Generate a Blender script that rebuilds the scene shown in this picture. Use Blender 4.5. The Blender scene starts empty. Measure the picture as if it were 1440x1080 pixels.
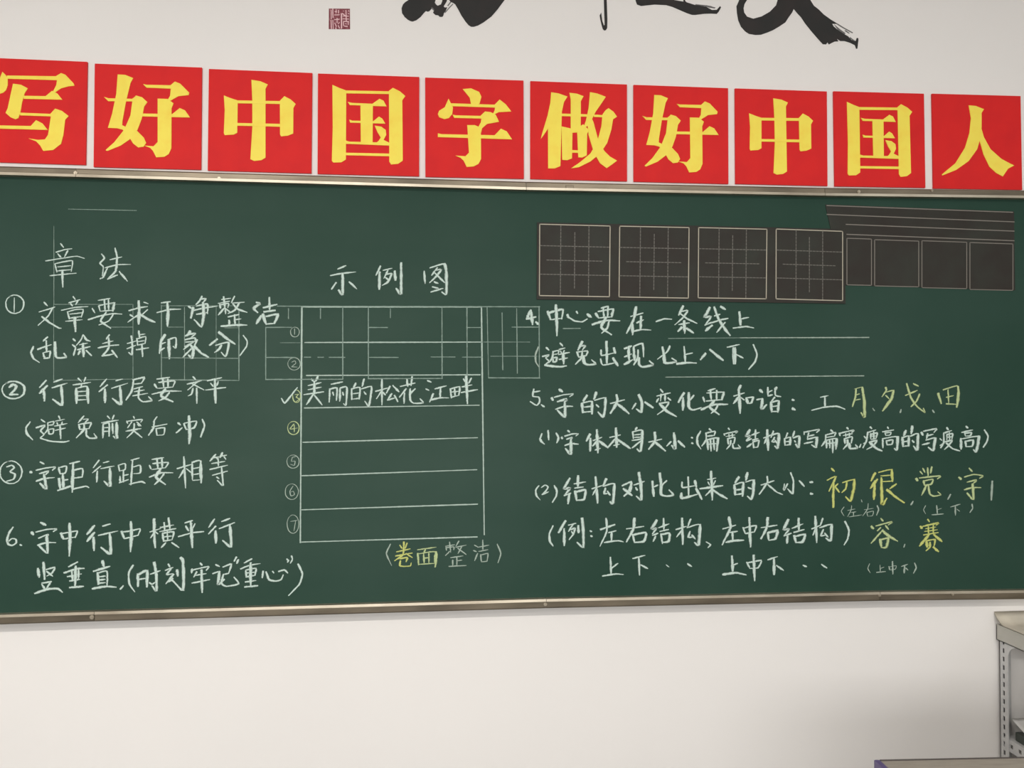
import bpy, bmesh, math, random
from mathutils import Vector, Matrix
random.seed(7)
C = bpy.context.scene.collection
S = bpy.context.scene

# ------------------------------------------------------------------ camera
CAMZ = 1.56
CAM = Vector((0.0, -2.3627, CAMZ))
F = 1100.0
YAW, PIT, ROL = 0.0843, 0.0170, 0.0005
fw = Vector((math.sin(YAW)*math.cos(PIT), math.cos(YAW)*math.cos(PIT), math.sin(PIT)))
rt0 = Vector((math.cos(YAW), -math.sin(YAW), 0))
up0 = rt0.cross(fw)
rt = rt0*math.cos(ROL) + up0*math.sin(ROL)
up = up0*math.cos(ROL) - rt0*math.sin(ROL)
cd = bpy.data.cameras.new('camera'); cam = bpy.data.objects.new('camera', cd); C.objects.link(cam)
cd.sensor_width = 36; cd.lens = 36*F/1440; cd.clip_start = 0.05
M = Matrix((rt, up, -fw)).transposed().to_4x4(); M.translation = CAM
cam.matrix_world = M
S.camera = cam

# ------------------------------------------------------------------ light
S.view_settings.view_transform = 'Standard'
S.view_settings.look = 'None'
S.view_settings.gamma = 1
S.view_settings.use_curve_mapping = False
S.view_settings.exposure = 0.11
W = bpy.data.worlds.new('world'); S.world = W; W.use_nodes = True
W.node_tree.nodes['Background'].inputs[0].default_value = (0.93, 0.97, 1.0, 1)
W.node_tree.nodes['Background'].inputs[1].default_value = 1.2

def area(name, loc, size, rot, power, col):
    l = bpy.data.lights.new(name, 'AREA'); l.shape = 'RECTANGLE'; l.size, l.size_y = size
    l.energy = power; l.color = col
    o = bpy.data.objects.new(name, l); C.objects.link(o); o.location = loc; o.rotation_euler = rot
    return o
TUBES = [(-1.6, -3.0), (1.2, -3.0), (-1.6, -4.4), (1.2, -4.4)]
for x, y in TUBES:
    area('tube_light', (x, y, 3.13), (1.2, 0.12), (0, 0, 0), (70 if x < 0 else 38) if y > -3.5 else 14, (1.0, 0.96, 0.91))
# daylight of the bank of windows in the back wall, and of the window in the right wall
area('window_light', (-0.6, -5.93, 1.75), (4.4, 1.25), (math.radians(90), 0, 0), 92, (1.0, 0.985, 0.96))
area('window_light', (2.92, -2.9, 1.95), (2.3, 1.5), (math.radians(90), 0, math.radians(90)), 4, (0.93, 0.97, 1.0))

# ------------------------------------------------------------------ helpers
def mat(name, col, rough=0.6, metal=0.0, noise=None, bump=None, spec=None):
    m = bpy.data.materials.new(name); m.use_nodes = True
    nt = m.node_tree; b = nt.nodes['Principled BSDF']
    b.inputs['Base Color'].default_value = (*col, 1)
    b.inputs['Roughness'].default_value = rough; b.inputs['Metallic'].default_value = metal
    if spec is not None: b.inputs['Specular IOR Level'].default_value = spec
    tc = nt.nodes.new('ShaderNodeTexCoord')
    if noise:
        scale, col2, lo, hi = noise[:4]
        n = nt.nodes.new('ShaderNodeTexNoise'); n.inputs['Scale'].default_value = scale; n.inputs['Detail'].default_value = 6
        mp = nt.nodes.new('ShaderNodeMapping')
        if len(noise) > 4: mp.inputs['Scale'].default_value = noise[4]
        r = nt.nodes.new('ShaderNodeMapRange'); r.inputs[1].default_value = lo; r.inputs[2].default_value = hi
        mx = nt.nodes.new('ShaderNodeMix'); mx.data_type = 'RGBA'
        mx.inputs[6].default_value = (*col, 1); mx.inputs[7].default_value = (*col2, 1)
        L = nt.links.new
        L(tc.outputs['Object'], mp.inputs[0]); L(mp.outputs[0], n.inputs['Vector']); L(n.outputs['Fac'], r.inputs[0])
        L(r.outputs[0], mx.inputs[0]); L(mx.outputs[2], b.inputs['Base Color'])
    if bump:
        n = nt.nodes.new('ShaderNodeTexNoise'); n.inputs['Scale'].default_value = bump[0]; n.inputs['Detail'].default_value = 4
        bp = nt.nodes.new('ShaderNodeBump'); bp.inputs['Strength'].default_value = bump[1]; bp.inputs['Distance'].default_value = 0.002
        nt.links.new(tc.outputs['Object'], n.inputs['Vector']); nt.links.new(n.outputs['Fac'], bp.inputs['Height'])
        nt.links.new(bp.outputs[0], b.inputs['Normal'])
    return m

def chalk(name, col, strength=1.0, ragged=1.0):
    """dry chalk: grainy, ragged at the stroke's sides (UV v runs across the stroke)"""
    m = bpy.data.materials.new(name); m.use_nodes = True; nt = m.node_tree; L = nt.links.new
    b = nt.nodes['Principled BSDF']; b.inputs['Roughness'].default_value = 0.95
    b.inputs['Base Color'].default_value = (*col, 1); b.inputs['Specular IOR Level'].default_value = 0.1
    uv = nt.nodes.new('ShaderNodeUVMap'); uv.uv_map = 'UVMap'
    sx = nt.nodes.new('ShaderNodeSeparateXYZ'); L(uv.outputs[0], sx.inputs[0])
    def mth(op, a, bb=None, c=None, clamp=False):
        n = nt.nodes.new('ShaderNodeMath'); n.operation = op; n.use_clamp = clamp
        for i, v in enumerate((a, bb, c)):
            if v is None: continue
            if isinstance(v, (int, float)): n.inputs[i].default_value = v
            else: L(v, n.inputs[i])
        return n.outputs[0]
    e = mth('SUBTRACT', 1.0, mth('ABSOLUTE', mth('MULTIPLY_ADD', sx.outputs[1], 2.0, -1.0)))
    tc = nt.nodes.new('ShaderNodeTexCoord')
    n1 = nt.nodes.new('ShaderNodeTexNoise'); n1.inputs['Scale'].default_value = 420; n1.inputs['Detail'].default_value = 2
    n2 = nt.nodes.new('ShaderNodeTexNoise'); n2.inputs['Scale'].default_value = 60; n2.inputs['Detail'].default_value = 2
    L(tc.outputs['Object'], n1.inputs['Vector']); L(tc.outputs['Object'], n2.inputs['Vector'])
    a = mth('MULTIPLY_ADD', n1.outputs['Fac'], 2.0*ragged, -1.05*ragged)
    a2 = mth('MULTIPLY_ADD', n2.outputs['Fac'], 1.8*ragged, -0.9*ragged)
    s = mth('ADD', mth('MULTIPLY', e, 2.1), mth('ADD', a, a2))
    al = mth('MULTIPLY', mth('MULTIPLY', s, 1.0, clamp=True), strength, clamp=True)
    L(al, b.inputs['Alpha'])
    return m

def tag(o, label=None, cat=None, group=None, kind=None):
    if label: o['label'] = label
    if cat: o['category'] = cat
    if group: o['group'] = group
    if kind: o['kind'] = kind
    return o
def empty(name, loc, label, cat, group=None):
    o = bpy.data.objects.new(name, None); C.objects.link(o); o.location = loc; o.empty_display_size = 0.05
    return tag(o, label, cat, group)
WL = {}
def wloc(o):
    return WL.get(o.name, Vector((0, 0, 0)))
def obj(name, verts, faces, m, parent=None, uvs=None, origin=None, smooth=False):
    """one mesh object; verts are world coordinates, origin defaults to their centre"""
    vs = [Vector(v) for v in verts]
    if origin is None:
        lo = Vector([min(v[i] for v in vs) for i in range(3)]); hi = Vector([max(v[i] for v in vs) for i in range(3)])
        origin = (lo+hi)/2
    origin = Vector(origin)
    me = bpy.data.meshes.new(name); me.from_pydata([v-origin for v in vs], [], faces)
    if uvs:
        ul = me.uv_layers.new(name='UVMap')
        for lp in me.loops: ul.data[lp.index].uv = uvs[lp.vertex_index]
    if smooth:
        for p in me.polygons: p.use_smooth = True
    me.materials.append(m); me.update()
    o = bpy.data.objects.new(name, me); C.objects.link(o)
    if parent is not None:
        o.parent = parent; o.location = origin - wloc(parent)
    else: o.location = origin
    WL[o.name] = origin
    return o
def thing(name, loc, label, cat, group=None):
    o = empty(name, loc, label, cat, group); WL[o.name] = Vector(loc); return o

class MB:
    def __init__(s): s.v = []; s.f = []
    def box(s, x0, x1, y0, y1, z0, z1, bevel=0.0):
        if bevel <= 0:
            i = len(s.v)
            s.v += [(x, y, z) for z in (z0, z1) for y in (y0, y1) for x in (x0, x1)]
            s.f += [tuple(i+k for k in q) for q in ((0,2,3,1),(4,5,7,6),(0,1,5,4),(2,6,7,3),(0,4,6,2),(1,3,7,5))]
        else:
            bm = bmesh.new(); bmesh.ops.create_cube(bm, size=1)
            for v in bm.verts: v.co = Vector(((x0+x1)/2+v.co.x*(x1-x0), (y0+y1)/2+v.co.y*(y1-y0), (z0+z1)/2+v.co.z*(z1-z0)))
            bmesh.ops.bevel(bm, geom=list(bm.edges), offset=bevel, segments=2, profile=0.7, affect='EDGES')
            s.addbm(bm)
        return s
    def addbm(s, bm):
        i = len(s.v); bm.verts.index_update()
        s.v += [tuple(v.co) for v in bm.verts]; s.f += [tuple(i+v.index for v in f.verts) for f in bm.faces]; bm.free()
    def prism(s, poly, y0, y1):
        """closed outline poly [(x,z)..] extruded from y0 (back) to y1 (front, towards camera, smaller y)"""
        n = len(poly); i = len(s.v)
        ar = sum(poly[k][0]*poly[(k+1) % n][1]-poly[(k+1) % n][0]*poly[k][1] for k in range(n))
        if ar < 0: poly = poly[::-1]
        s.v += [(x, y1, z) for x, z in poly]+[(x, y0, z) for x, z in poly]
        s.f.append(tuple(i+k for k in range(n)))
        for k in range(n):
            k2 = (k+1) % n; s.f.append((i+k2, i+k, i+n+k, i+n+k2))
        return s
    def prism_x(s, prof, x0, x1):
        """profile [(y,z)..] swept along x; ends may be points (x,dz)"""
        n = len(prof); i = len(s.v)
        xa, za = x0; xb, zb = x1
        s.v += [(xa, y, z+za) for y, z in prof]+[(xb, y, z+zb) for y, z in prof]
        for k in range(n):
            k2 = (k+1) % n; s.f.append((i+k, i+k2, i+n+k2, i+n+k))
        s.f.append(tuple(i+k for k in range(n))[::-1]); s.f.append(tuple(i+n+k for k in range(n)))
        return s
    def disc(s, c, r, y0, y1, n=20):
        return s.prism([(c[0]+r*math.cos(2*math.pi*k/n), c[1]+r*math.sin(2*math.pi*k/n)) for k in range(n)], y0, y1)
    def make(s, name, m, parent=None, **k): return obj(name, s.v, s.f, m, parent, **k)

def at(u, v, Y):
    d = rt*((u-720)/F)+up*((540-v)/F)+fw
    t = (Y-CAM.y)/d.y
    p = CAM+d*t
    return p
YB = -0.030      # face of the writing surface
def catmull(pts, n=5):
    if len(pts) < 3: 
        a, b = pts[0], pts[-1]
        return [a+(b-a)*k/3 for k in range(4)]
    P = [pts[0]*2-pts[1]]+pts+[pts[-1]*2-pts[-2]]; out = []
    for i in range(1, len(P)-2):
        p0, p1, p2, p3 = P[i-1:i+3]
        # sharp turns stay sharp
        for k in range(n):
            t = k/n
            q = 0.5*((2*p1)+(p2-p0)*t+(2*p0-5*p1+4*p2-p3)*t*t+(3*p1-p0-3*p2+p3)*t**3)
            out.append(q*0.55+(p1+(p2-p1)*t)*0.45)
    out.append(pts[-1]); return out
class Strokes:
    """flat chalk strokes lying on a plane y = Y"""
    def __init__(s, Y): s.Y = Y; s.v = []; s.f = []; s.uv = []; s.k = 0
    def stroke(s, px, w, taper=True, smooth=True, jit=0.25):
        pts = [at(u, v, s.Y) for u, v in px]; s.k += 1
        y = s.Y-0.00003*s.k
        P = [Vector((p.x, p.z)) for p in pts]
        sc = (P[0]-CAM.xz).length*0+ (CAM.y*-1+s.Y+P[0].x*math.tan(YAW))*0.97/F
        P = catmull(P) if smooth else [P[0]+(P[-1]-P[0])*k/12 for k in range(13)]
        n = len(P); ww = w*sc; L = 0
        base = len(s.v); ph = random.uniform(0, 6)
        for i, p in enumerate(P):
            a = P[max(0, i-1)]; b = P[min(n-1, i+1)]; d = (b-a)
            if d.length < 1e-9: d = Vector((1, 0))
            d.normalize(); nn = Vector((-d.y, d.x)); t = i/(n-1)
            h = ww/2*(1+jit*0.5*math.sin(ph+t*5))
            if taper: h *= 0.86+0.36*abs(d.y)
            if taper: h *= min(1, 0.75+t*2.5)*(1 if t < .7 else 1-0.45*(t-.7)/.3)
            if i: L += (p-P[i-1]).length
            q = p
            if i == 0: q = p-d*h*0.5
            if i == n-1: q = p+d*h*0.5
            s.v += [(q.x+nn.x*h, y, q.y+nn.y*h), (q.x-nn.x*h, y, q.y-nn.y*h)]
            s.uv += [(L*40, 0), (L*40, 1)]
        for i in range(n-1):
            k = base+2*i; s.f.append((k, k+1, k+3, k+2))
    def make(s, name, m, parent): return obj(name, s.v, s.f, m, parent, uvs=s.uv)
# ------------------------------------------------------------------ the writing
# every character is written stroke by stroke; a region line gives origin and scale of the numbers below it
# marks before a stroke: * heavy, ** very heavy, - light;  O = ring cx,cy rx,ry;  flags after the name: y yellow, g pale yellow, f faint
WRITING = """
@0,330,5.686
章|485,72 508,102;448,140 515,120 575,112;462,152 488,182;542,128 515,178;365,210 490,190 610,172 675,190;440,235 455,300;440,232 520,215 580,210 570,295;462,258 568,248;455,290 568,280;400,328 500,318 610,308;*500,292 500,350 503,420
法|812,155 835,188 800,228 826,258 818,330;*800,352 825,340 858,268;*920,108 936,180 925,290 862,352;880,200 975,178;840,265 940,240 1045,238;*860,355 940,322;*955,295 1018,372
①|O118,556 73,74;-115,505 113,620
文|352,540 380,570;312,618 400,592 440,578;418,590 385,650 305,725;*335,655 400,705 470,746 490,748
章|585,495 602,520;550,545 640,520;565,550 580,572;622,530 605,560;490,605 600,582 705,575;540,615 555,675;540,618 600,600 665,598 650,660;558,635 655,625;555,668 650,655;525,692 660,680;**602,662 600,710 605,775
要|785,525 880,510;738,590 758,625;790,570 800,610;790,568 915,545 *900,610;*835,520 840,610;868,520 868,605;800,612 900,605;*705,680 800,650 900,632 975,635;*850,620 805,690 885,748;905,640 870,690 790,722
求|*1030,608 1110,585 1180,575;**1110,530 1112,620 1108,715;1150,540 1185,552;*1040,640 1065,658;1100,645 1060,672 1022,700;1180,600 1130,645;**1125,640 1180,675 1240,700
（|*268,895 248,940 268,990 315,1022
乱|*380,818 345,850;*300,918 360,895 410,880;*370,848 372,935;*345,945 358,990;345,945 402,932 395,985;*350,990 395,985;**440,860 443,960 460,985 530,980 512,950
涂|*585,832 602,852;*580,880 605,902;*605,905 588,965;665,800 645,845 610,885;*670,805 690,840 722,852;635,880 700,868;*620,920 720,895;**665,870 668,975;*640,930 625,960;*690,925 732,968
丢|*875,800 850,835;820,870 905,850;*870,825 872,900;*785,905 870,888 950,882;*870,905 850,935 815,970;*815,970 915,955;*895,925 938,982
掉|*1050,810 1058,880 1054,960 1030,942;1018,870 1090,850;1015,912 1085,885;*1110,770 1115,825;1115,800 1160,795;1095,830 1100,885;1098,832 1165,815 1160,870;1105,855 1155,848;1105,882 1160,870;*1090,920 1190,905;*1135,880 1140,975
@200,380,6.545
干|*175,300 260,290;*135,390 250,362 355,358;**232,300 238,400 232,515
净|*425,330 452,352;**470,345 458,400 447,440;*550,240 530,280 495,315;*545,265 585,262 560,300;*500,330 600,310 600,400;*470,370 560,350 690,330;*500,405 600,390;**560,300 566,420 545,520 480,455
整|730,270 815,258;*750,245 768,400;700,305 805,285;*715,312 720,350;720,318 795,305 788,345;*755,350 700,412;*770,355 805,382;850,240 820,300;*830,302 940,295;*895,300 855,365 790,398;*835,310 880,358 965,388;*790,430 890,408;*850,410 855,510;*800,460 805,510;*860,455 910,448;**725,515 860,505 965,505
洁|**1050,295 1080,308 1028,350 1062,390;**1095,420 1050,492;*1170,250 1172,375;**1115,345 1240,315;**1120,382 1225,370;**1110,405 1140,500;**1140,425 1250,405 1215,490;*1145,495 1215,490
印|**212,595 175,650 158,765;*172,680 215,665;*170,735 205,715;*235,640 310,620 308,715 285,700;**245,640 250,815
象|**440,560 425,590 390,608;*430,590 490,582 450,620;*395,640 485,622 488,660;*400,662 480,655;*470,665 390,702;*440,680 380,728;**440,680 472,730 460,808 425,780;*450,725 375,800;*505,640 478,700;**480,700 540,760 610,800
分|**690,635 620,690;**705,570 780,630 855,680;*675,692 740,672 795,665 787,740 765,795 728,755;*730,690 705,728 665,757
）|930,600 965,650 960,700 900,785
@0,500,4.235
②|*O80,205 68,52;**55,188 78,172 98,184 84,208 58,232;**58,232 108,232
行|*275,148 235,190;**282,180 235,225;**260,205 265,270;*320,158 372,140;*310,192 400,165;**365,180 370,295 315,260
首|465,135 485,155;510,130 500,155;*435,175 540,160;488,165 482,192;**455,195 455,285;*455,195 520,185 **525,285;465,215 515,212;465,240 515,238;455,265 520,262
行|635,140 595,185;*640,175 590,215;**625,200 625,280;690,150 730,140;665,195 760,165;**715,185 720,290 670,255
尾|*790,145 860,130 842,165;795,170 845,165;*795,150 785,210 750,265;850,185 790,200;800,215 860,205;790,240 880,225;*830,195 825,250 850,275 905,268 885,245
要|*935,140 1010,130;*920,170 935,195;*945,160 1040,150 1030,185;*970,140 975,190;*1000,140 1000,190;940,195 1030,188;*905,230 990,212 1080,212;**985,200 958,240 1030,275;*1010,220 985,250 945,270
齐|1150,125 1165,145;*1115,170 1200,150;1178,155 1118,205;1145,168 1215,205;1150,195 1140,230 1120,240;*1172,195 1172,285
平|*1235,150 1320,132;1255,165 1270,185;1300,155 1290,180;*1225,205 1345,190;**1280,140 1284,282
（|*180,395 155,430 160,465 195,502
避|245,380 268,398;*215,430 268,415 242,448 262,470 240,490;*240,492 300,510 380,515 412,508;285,400 320,392 315,415;285,400 285,440 265,465;290,415 315,412;290,440 320,436 315,465 292,466 290,440;350,360 358,380;330,390 385,380;340,400 345,415;372,395 365,412;325,420 400,405;330,445 390,432;*358,420 362,495
免|500,360 465,400;495,380 525,378 505,400;*470,410 475,440;*470,410 542,400 530,435;475,440 530,435;*500,405 500,440 455,490;*515,440 515,475 535,492 575,490 560,465
前|640,360 655,378;680,355 668,380;*605,400 705,385;*615,405 612,490;*615,408 650,403 650,480;618,430 648,428;618,452 648,450;*670,405 672,465;**695,400 695,490 675,480
突|795,362 800,375;755,390 760,405;755,392 845,380 838,398;785,395 760,430;815,395 840,420;*750,450 840,435;800,405 795,450 755,490;*800,450 845,488;820,410 830,420
后|935,365 912,395;*918,390 914,430 885,475;905,425 995,408;930,435 935,475;932,435 980,430 975,470 935,475
冲|*1060,400 1075,415;*1050,460 1085,430;*1095,405 1108,440;*1100,402 1170,390 1155,430 1108,440;**1125,360 1130,470 1126,525
）|*1205,380 1218,420 1195,485
@0,620,4.235
③|O65,187 66,68;*40,155 70,145 85,160 60,183 90,198 80,228 40,240
字|*240,125 262,138;**180,183 190,190;*215,175 270,162 330,155 312,175;*235,195 290,180 262,210;*215,240 260,225 325,218;**262,200 275,285 238,252
距|*350,158 357,195;*350,160 395,150 390,190 357,196;**375,195 378,280;*378,235 405,230;**352,225 357,285;**345,295 420,270;*415,135 475,122;**437,130 430,305;*435,175 492,165 490,215;*435,222 490,215;*430,288 510,270 530,278
行|590,115 555,160;600,150 550,190;*580,180 575,245;615,130 650,122;600,165 680,150;**655,165 655,268 620,240
距|705,145 712,180;705,145 745,135 745,170 715,178;*735,178 735,245;740,205 765,200;715,210 715,245;710,250 765,230;780,115 830,102;*790,115 780,262;795,155 835,145 835,190 795,195;*770,258 840,242 865,252
要|*905,110 975,100;890,145 900,168;*910,135 1002,128 985,160;*935,105 940,165;*965,105 965,160;905,170 985,160;*890,215 960,190 1030,190;**955,170 928,215 985,260;*978,195 952,230 920,260
相|*1095,95 1105,280;*1055,165 1140,140;*1100,165 1065,220;1110,165 1140,190;*1145,125 1145,230;*1145,128 1195,120 **1198,250;1150,165 1190,158;1150,200 1190,195;1148,235 1190,232
等|*1285,80 1250,120;1275,100 1310,95;1290,100 1300,115;*1325,70 1310,100;1320,90 1350,85;1335,95 1345,110;1260,135 1340,122;1300,105 1300,150;*1250,170 1355,145;1265,205 1355,180;*1320,160 1328,265 1295,235;1290,215 1305,225
@0,720,6.545
6|*120,140 85,190 65,250 75,295 110,308 150,285 145,250 110,245 72,275
.|*185,300 200,308
字|**375,95 422,122;**292,185 308,210;*330,185 430,160 522,155 490,180;*355,240 445,205 420,240;*345,305 430,282 515,282;**430,215 436,378 360,310
中|**560,195 582,245;*565,200 640,185 712,175 692,235;*582,248 690,232;**640,105 645,250 637,405
行|**870,125 800,205;**870,190 800,270;**860,235 865,355;*945,130 1015,110;*905,215 1085,175;**1010,190 1018,385 930,325
中|**1120,180 1142,240;*1120,185 1200,175 1290,155 1270,215;*1145,245 1270,215;**1205,90 1210,240 1200,365
竖|**350,520 360,600;**400,465 410,620;*425,530 505,510 480,560 430,590;*430,545 485,592;*385,655 475,640;*385,665 412,708;*470,640 430,700;**320,748 440,710 530,705 575,738
垂|*715,460 630,505;**590,560 700,525 775,518;*620,595 750,570;*640,635 735,620;*660,540 668,625;*725,530 720,612;**697,500 690,690;**640,695 770,685
直|**945,450 955,510;**860,545 1012,500;**900,560 905,665;*905,560 985,545 985,690;*915,595 970,590;*915,625 970,620;*910,655 970,650;**850,705 980,685 1070,692
，|*1135,680 1105,710
（|*1225,490 1185,560 1190,660 1240,735
时|**1270,572 1270,685;**1270,578 1355,540 **1352,690;*1280,620 1340,610;*1375,650 1400,665 1440,640;**1420,465 1437,560 1440,725 1400,680;*1385,572 1475,540
@210,720,6
横|**40,60 42,200 50,300;5,168 95,140;*40,180 10,218;50,165 72,185;*92,130 205,110;*125,90 130,160;*162,50 175,150;*88,165 225,140;*112,178 120,242;*112,178 205,168 192,235;150,150 155,240;118,210 195,202;*118,245 192,235;*140,260 100,300;*190,258 250,300
平|*300,92 365,72;*308,118 330,160;385,100 358,150;*245,208 360,175 460,165;**350,85 355,150 363,300
行|*550,60 500,130;*560,120 500,185;**560,160 560,262;*610,80 680,55;*590,140 720,90;**680,115 690,295 620,240
刻|*160,440 172,462;*135,492 200,468;*182,482 145,528 200,520;*205,525 140,605;*200,560 160,590;*180,565 215,595;**235,490 240,540;**265,385 285,420 285,660 200,580
牢|*430,430 445,450;*362,480 355,515;*360,490 500,460 480,492;*400,505 375,548;*385,535 480,520;*360,600 510,570;**440,490 445,678
记|*560,445 592,460;*535,520 592,500;**592,505 580,612 632,568;*620,465 692,440 668,520;*630,525 670,520;*625,525 608,600 650,627 755,605 715,550
“|*735,380 715,415;*752,402 737,435
重|*865,395 800,430;*770,480 850,448 935,435;*815,490 818,548;*815,490 900,475 890,535;*815,515 890,508;*815,548 890,535;*810,590 900,578;**805,632 915,622;**855,430 855,625
心|*960,500 953,555;*985,505 1010,570 1060,583 1110,572 1130,530;1040,500 1050,515;*1090,502 1140,488 1168,515
”|1160,395 1172,410 1165,425;1200,370 1207,400 1190,432
）|*1255,440 1292,520 1265,610 1175,705
⑦f|-O1212,102 50,78;-1190,80 1250,70;-1235,75 1220,160
@380,350,4.319
示|*410,122 460,102;*365,162 440,148 520,140;**440,150 440,278 415,250;*400,205 372,245;*480,200 525,243
例|*670,105 642,160;**665,140 662,245;685,130 740,118;*715,132 690,178;*705,155 738,150 715,200 680,222;*700,172 718,188;**757,135 760,190;**795,85 795,272 765,240
图|*935,135 940,210;*970,115 1060,90 **1070,150 1070,275 1042,262;*1015,115 980,160;*1005,130 1040,125 1005,170 968,205;*1000,145 1058,205;*995,200 1020,210;*985,230 1022,240;*975,262 1050,240
①f|-O150,505 27,30;-148,485 148,520
②f|-O145,698 38,38;-130,688 150,680 155,695 130,715;-130,716 165,718
✓|68,908 90,935 165,845;88,938 165,842
③g|-O160,895 24,38;-150,885 172,883 158,900 176,912 155,930
美|*250,790 262,805;*290,775 275,805;*230,830 310,812;*230,855 310,840;*205,885 325,868;**268,805 268,880;*265,880 220,945;*270,890 315,948
丽|*370,822 440,808;*362,850 358,930;*362,852 405,845 402,920;380,870 385,890;*425,845 422,925;*425,845 465,840 460,948 445,940;440,870 445,890
的|*520,815 505,845;*495,850 495,915;*495,850 545,842 540,912;500,880 540,875;500,912 540,908;*570,790 558,835;*555,850 615,835 610,895 598,955 575,925;570,868 582,885
松|*678,790 678,948;*640,865 715,845;675,865 645,910;685,870 700,888;*728,835 705,875;*745,830 782,868;*738,880 712,917;*712,918 762,905;*755,890 775,928
花|*790,835 880,815;*830,790 835,835;*862,775 855,830;*825,850 785,900;*815,875 812,938;*880,850 845,885;*850,850 850,915 870,937 930,935 910,910
江|*955,800 978,810;945,850 965,860;*990,880 968,930;*1000,850 1070,832;*1035,845 1030,905;*972,918 1030,905 1085,905
畔|*1095,850 1100,905;*1095,850 1150,838 1145,890;*1120,845 1122,895;1098,870 1145,865;1100,900 1145,890;*1175,790 1187,815;*1222,785 1205,815;*1165,838 1225,826;*1160,872 1260,855;**1190,775 1197,940
@380,580,3.429
④g|-O112,75 28,32;-115,55 95,80 132,75;-116,60 116,95
⑤f|-O110,237 30,32;-107,217 102,235 120,235 116,255 98,250;-105,217 125,212
⑥f|-O104,382 32,38;-110,355 95,380 100,402 116,397 112,380 96,385
（f|580,635 560,680 585,738
卷y|625,640 635,655;660,630 650,655;*610,672 675,658;*605,692 685,678;*645,625 640,685 600,715;655,680 685,700;*625,705 660,700 655,720;628,715 625,738 640,742 675,740 680,725
面g|710,662 800,650;750,660 740,675;*712,680 715,735;712,682 800,672 **795,745;740,682 742,725;765,680 765,725;742,702 765,700;718,732 790,728
整f|865,625 870,675;845,645 890,638;848,650 850,665;850,652 885,648 885,662;865,670 845,690;910,620 895,645;895,650 945,640;925,645 905,680;905,655 945,685;870,700 930,692;900,695 900,738;880,712 880,738;902,715 925,712;*862,742 945,738
洁f|985,640 1000,648;980,665 995,672;1000,680 985,715;1025,615 1025,665;1000,650 1055,640;1005,670 1050,662;1015,685 1018,720;1015,688 1050,680 1045,718;1018,720 1045,718
）f|1095,635 1112,680 1098,725
@730,420,7.2
4|**118,115 75,205;**75,205 170,185;**120,118 135,262
、|**170,235 202,262
中|**290,130 318,212;**295,145 370,125 445,110 430,205;*318,212 425,200;**372,65 382,250 382,375
心|**490,162 502,195;*500,185 560,225 640,234 690,205;*580,130 592,150;**690,155 730,190
要|*830,95 905,75;**775,150 802,192;*800,130 955,105 *935,185;*852,95 860,195;*900,85 895,190;*805,195 935,185;**740,262 880,220 1020,225;**880,190 830,290 935,365;*912,225 890,300 835,350
在|*1130,180 1255,145;**1185,85 1160,210 1088,350;**1145,250 1148,365;*1190,245 1260,215;**1235,180 1228,315;*1165,328 1250,312 1335,318
（f|*195,490 165,570 170,640 200,690
避|*275,495 302,522;*235,585 302,570 270,600 302,632 265,670;**260,672 340,685 420,690 480,680;345,535 400,525 395,560;*345,535 335,600 300,650;345,565 390,560;*345,600 382,595 375,635 345,640 345,600;*415,450 442,482;*405,515 465,500;420,530 430,550;457,525 445,550;*400,565 510,545;*405,615 490,600;**445,560 450,660
免|**640,435 595,520;*625,480 670,475 640,520;*585,540 602,592;*585,540 692,530 680,575;*602,592 680,578;*640,530 630,600 570,665;**650,590 660,650 700,670 775,660 735,620
出|**885,435 888,650;*830,520 835,575 960,550;**960,500 972,552;*825,610 848,672 990,645;**950,600 1000,680
现|**1065,505 1140,480;*1065,590 1140,560;**1110,490 1112,640;**1065,665 1150,620;**1160,490 1168,625;*1160,482 1250,455 1260,590;*1205,520 1200,600 1160,670;**1215,600 1215,665 1250,692 1355,670 1320,630
@910,420,7.2
一|*90,232 170,205 250,208
条|**365,75 320,165;*345,130 410,120 365,190 280,265;*335,150 400,200 505,250;*320,262 430,245;**375,225 380,350;**350,290 312,332;**400,300 470,348
线|**635,90 585,185 648,180 590,265;*585,268 660,238;**660,270 590,325;*680,175 740,158;*650,245 740,215 820,200;**680,85 720,200 790,310 840,372;*790,240 705,340;**745,80 792,110
上|**935,135 945,265;*950,205 1030,190;*870,298 1000,282 1080,297
七|*230,480 200,540 105,612;**155,490 168,560 178,645 230,652 295,635 250,602
上|*375,485 387,640;*390,565 460,550;**300,660 400,648 500,652
八|**592,555 540,617;**635,515 700,570 770,625
下|*810,492 935,465;**875,500 878,660;**890,500 892,660;*905,565 972,602
）|*1075,465 1112,560 1092,640 1028,715
@730,530,5.76
5|*120,100 110,155 160,165 165,205 140,230 90,200;*122,122 170,115
、|*180,225 205,243
字|**325,100 352,122;**265,170 275,190;*285,165 360,145 438,138 410,160;**310,200 385,180 365,205;*295,262 365,240 435,238;**370,210 370,325 310,270
的|**550,150 520,195;**510,215 515,290;*515,210 590,200 **590,300;*525,245 585,238;*525,285 585,280;**625,125 605,180;*610,190 700,170 **695,270 680,325 640,285;*625,225 645,245
大|*740,215 855,185;**790,145 795,200 740,295;**795,215 890,298
小|**970,145 995,210 990,285 950,260;*945,215 915,260;**1020,205 1085,250
变|*1145,100 1165,125;*1115,155 1225,130;1150,140 1145,195;*1185,135 1180,195;*1130,175 1112,205;*1205,170 1228,190;*1135,215 1212,205 1180,260 1120,305;**1140,220 1200,280 1275,322
化|**1335,130 1290,205;**1330,170 1325,270;*1415,150 1380,195;**1375,130 1375,240 1405,268 1475,250
（|*185,460 170,500 180,522 205,545
1|*235,435 240,510
）|*300,455 320,495 305,535
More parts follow.
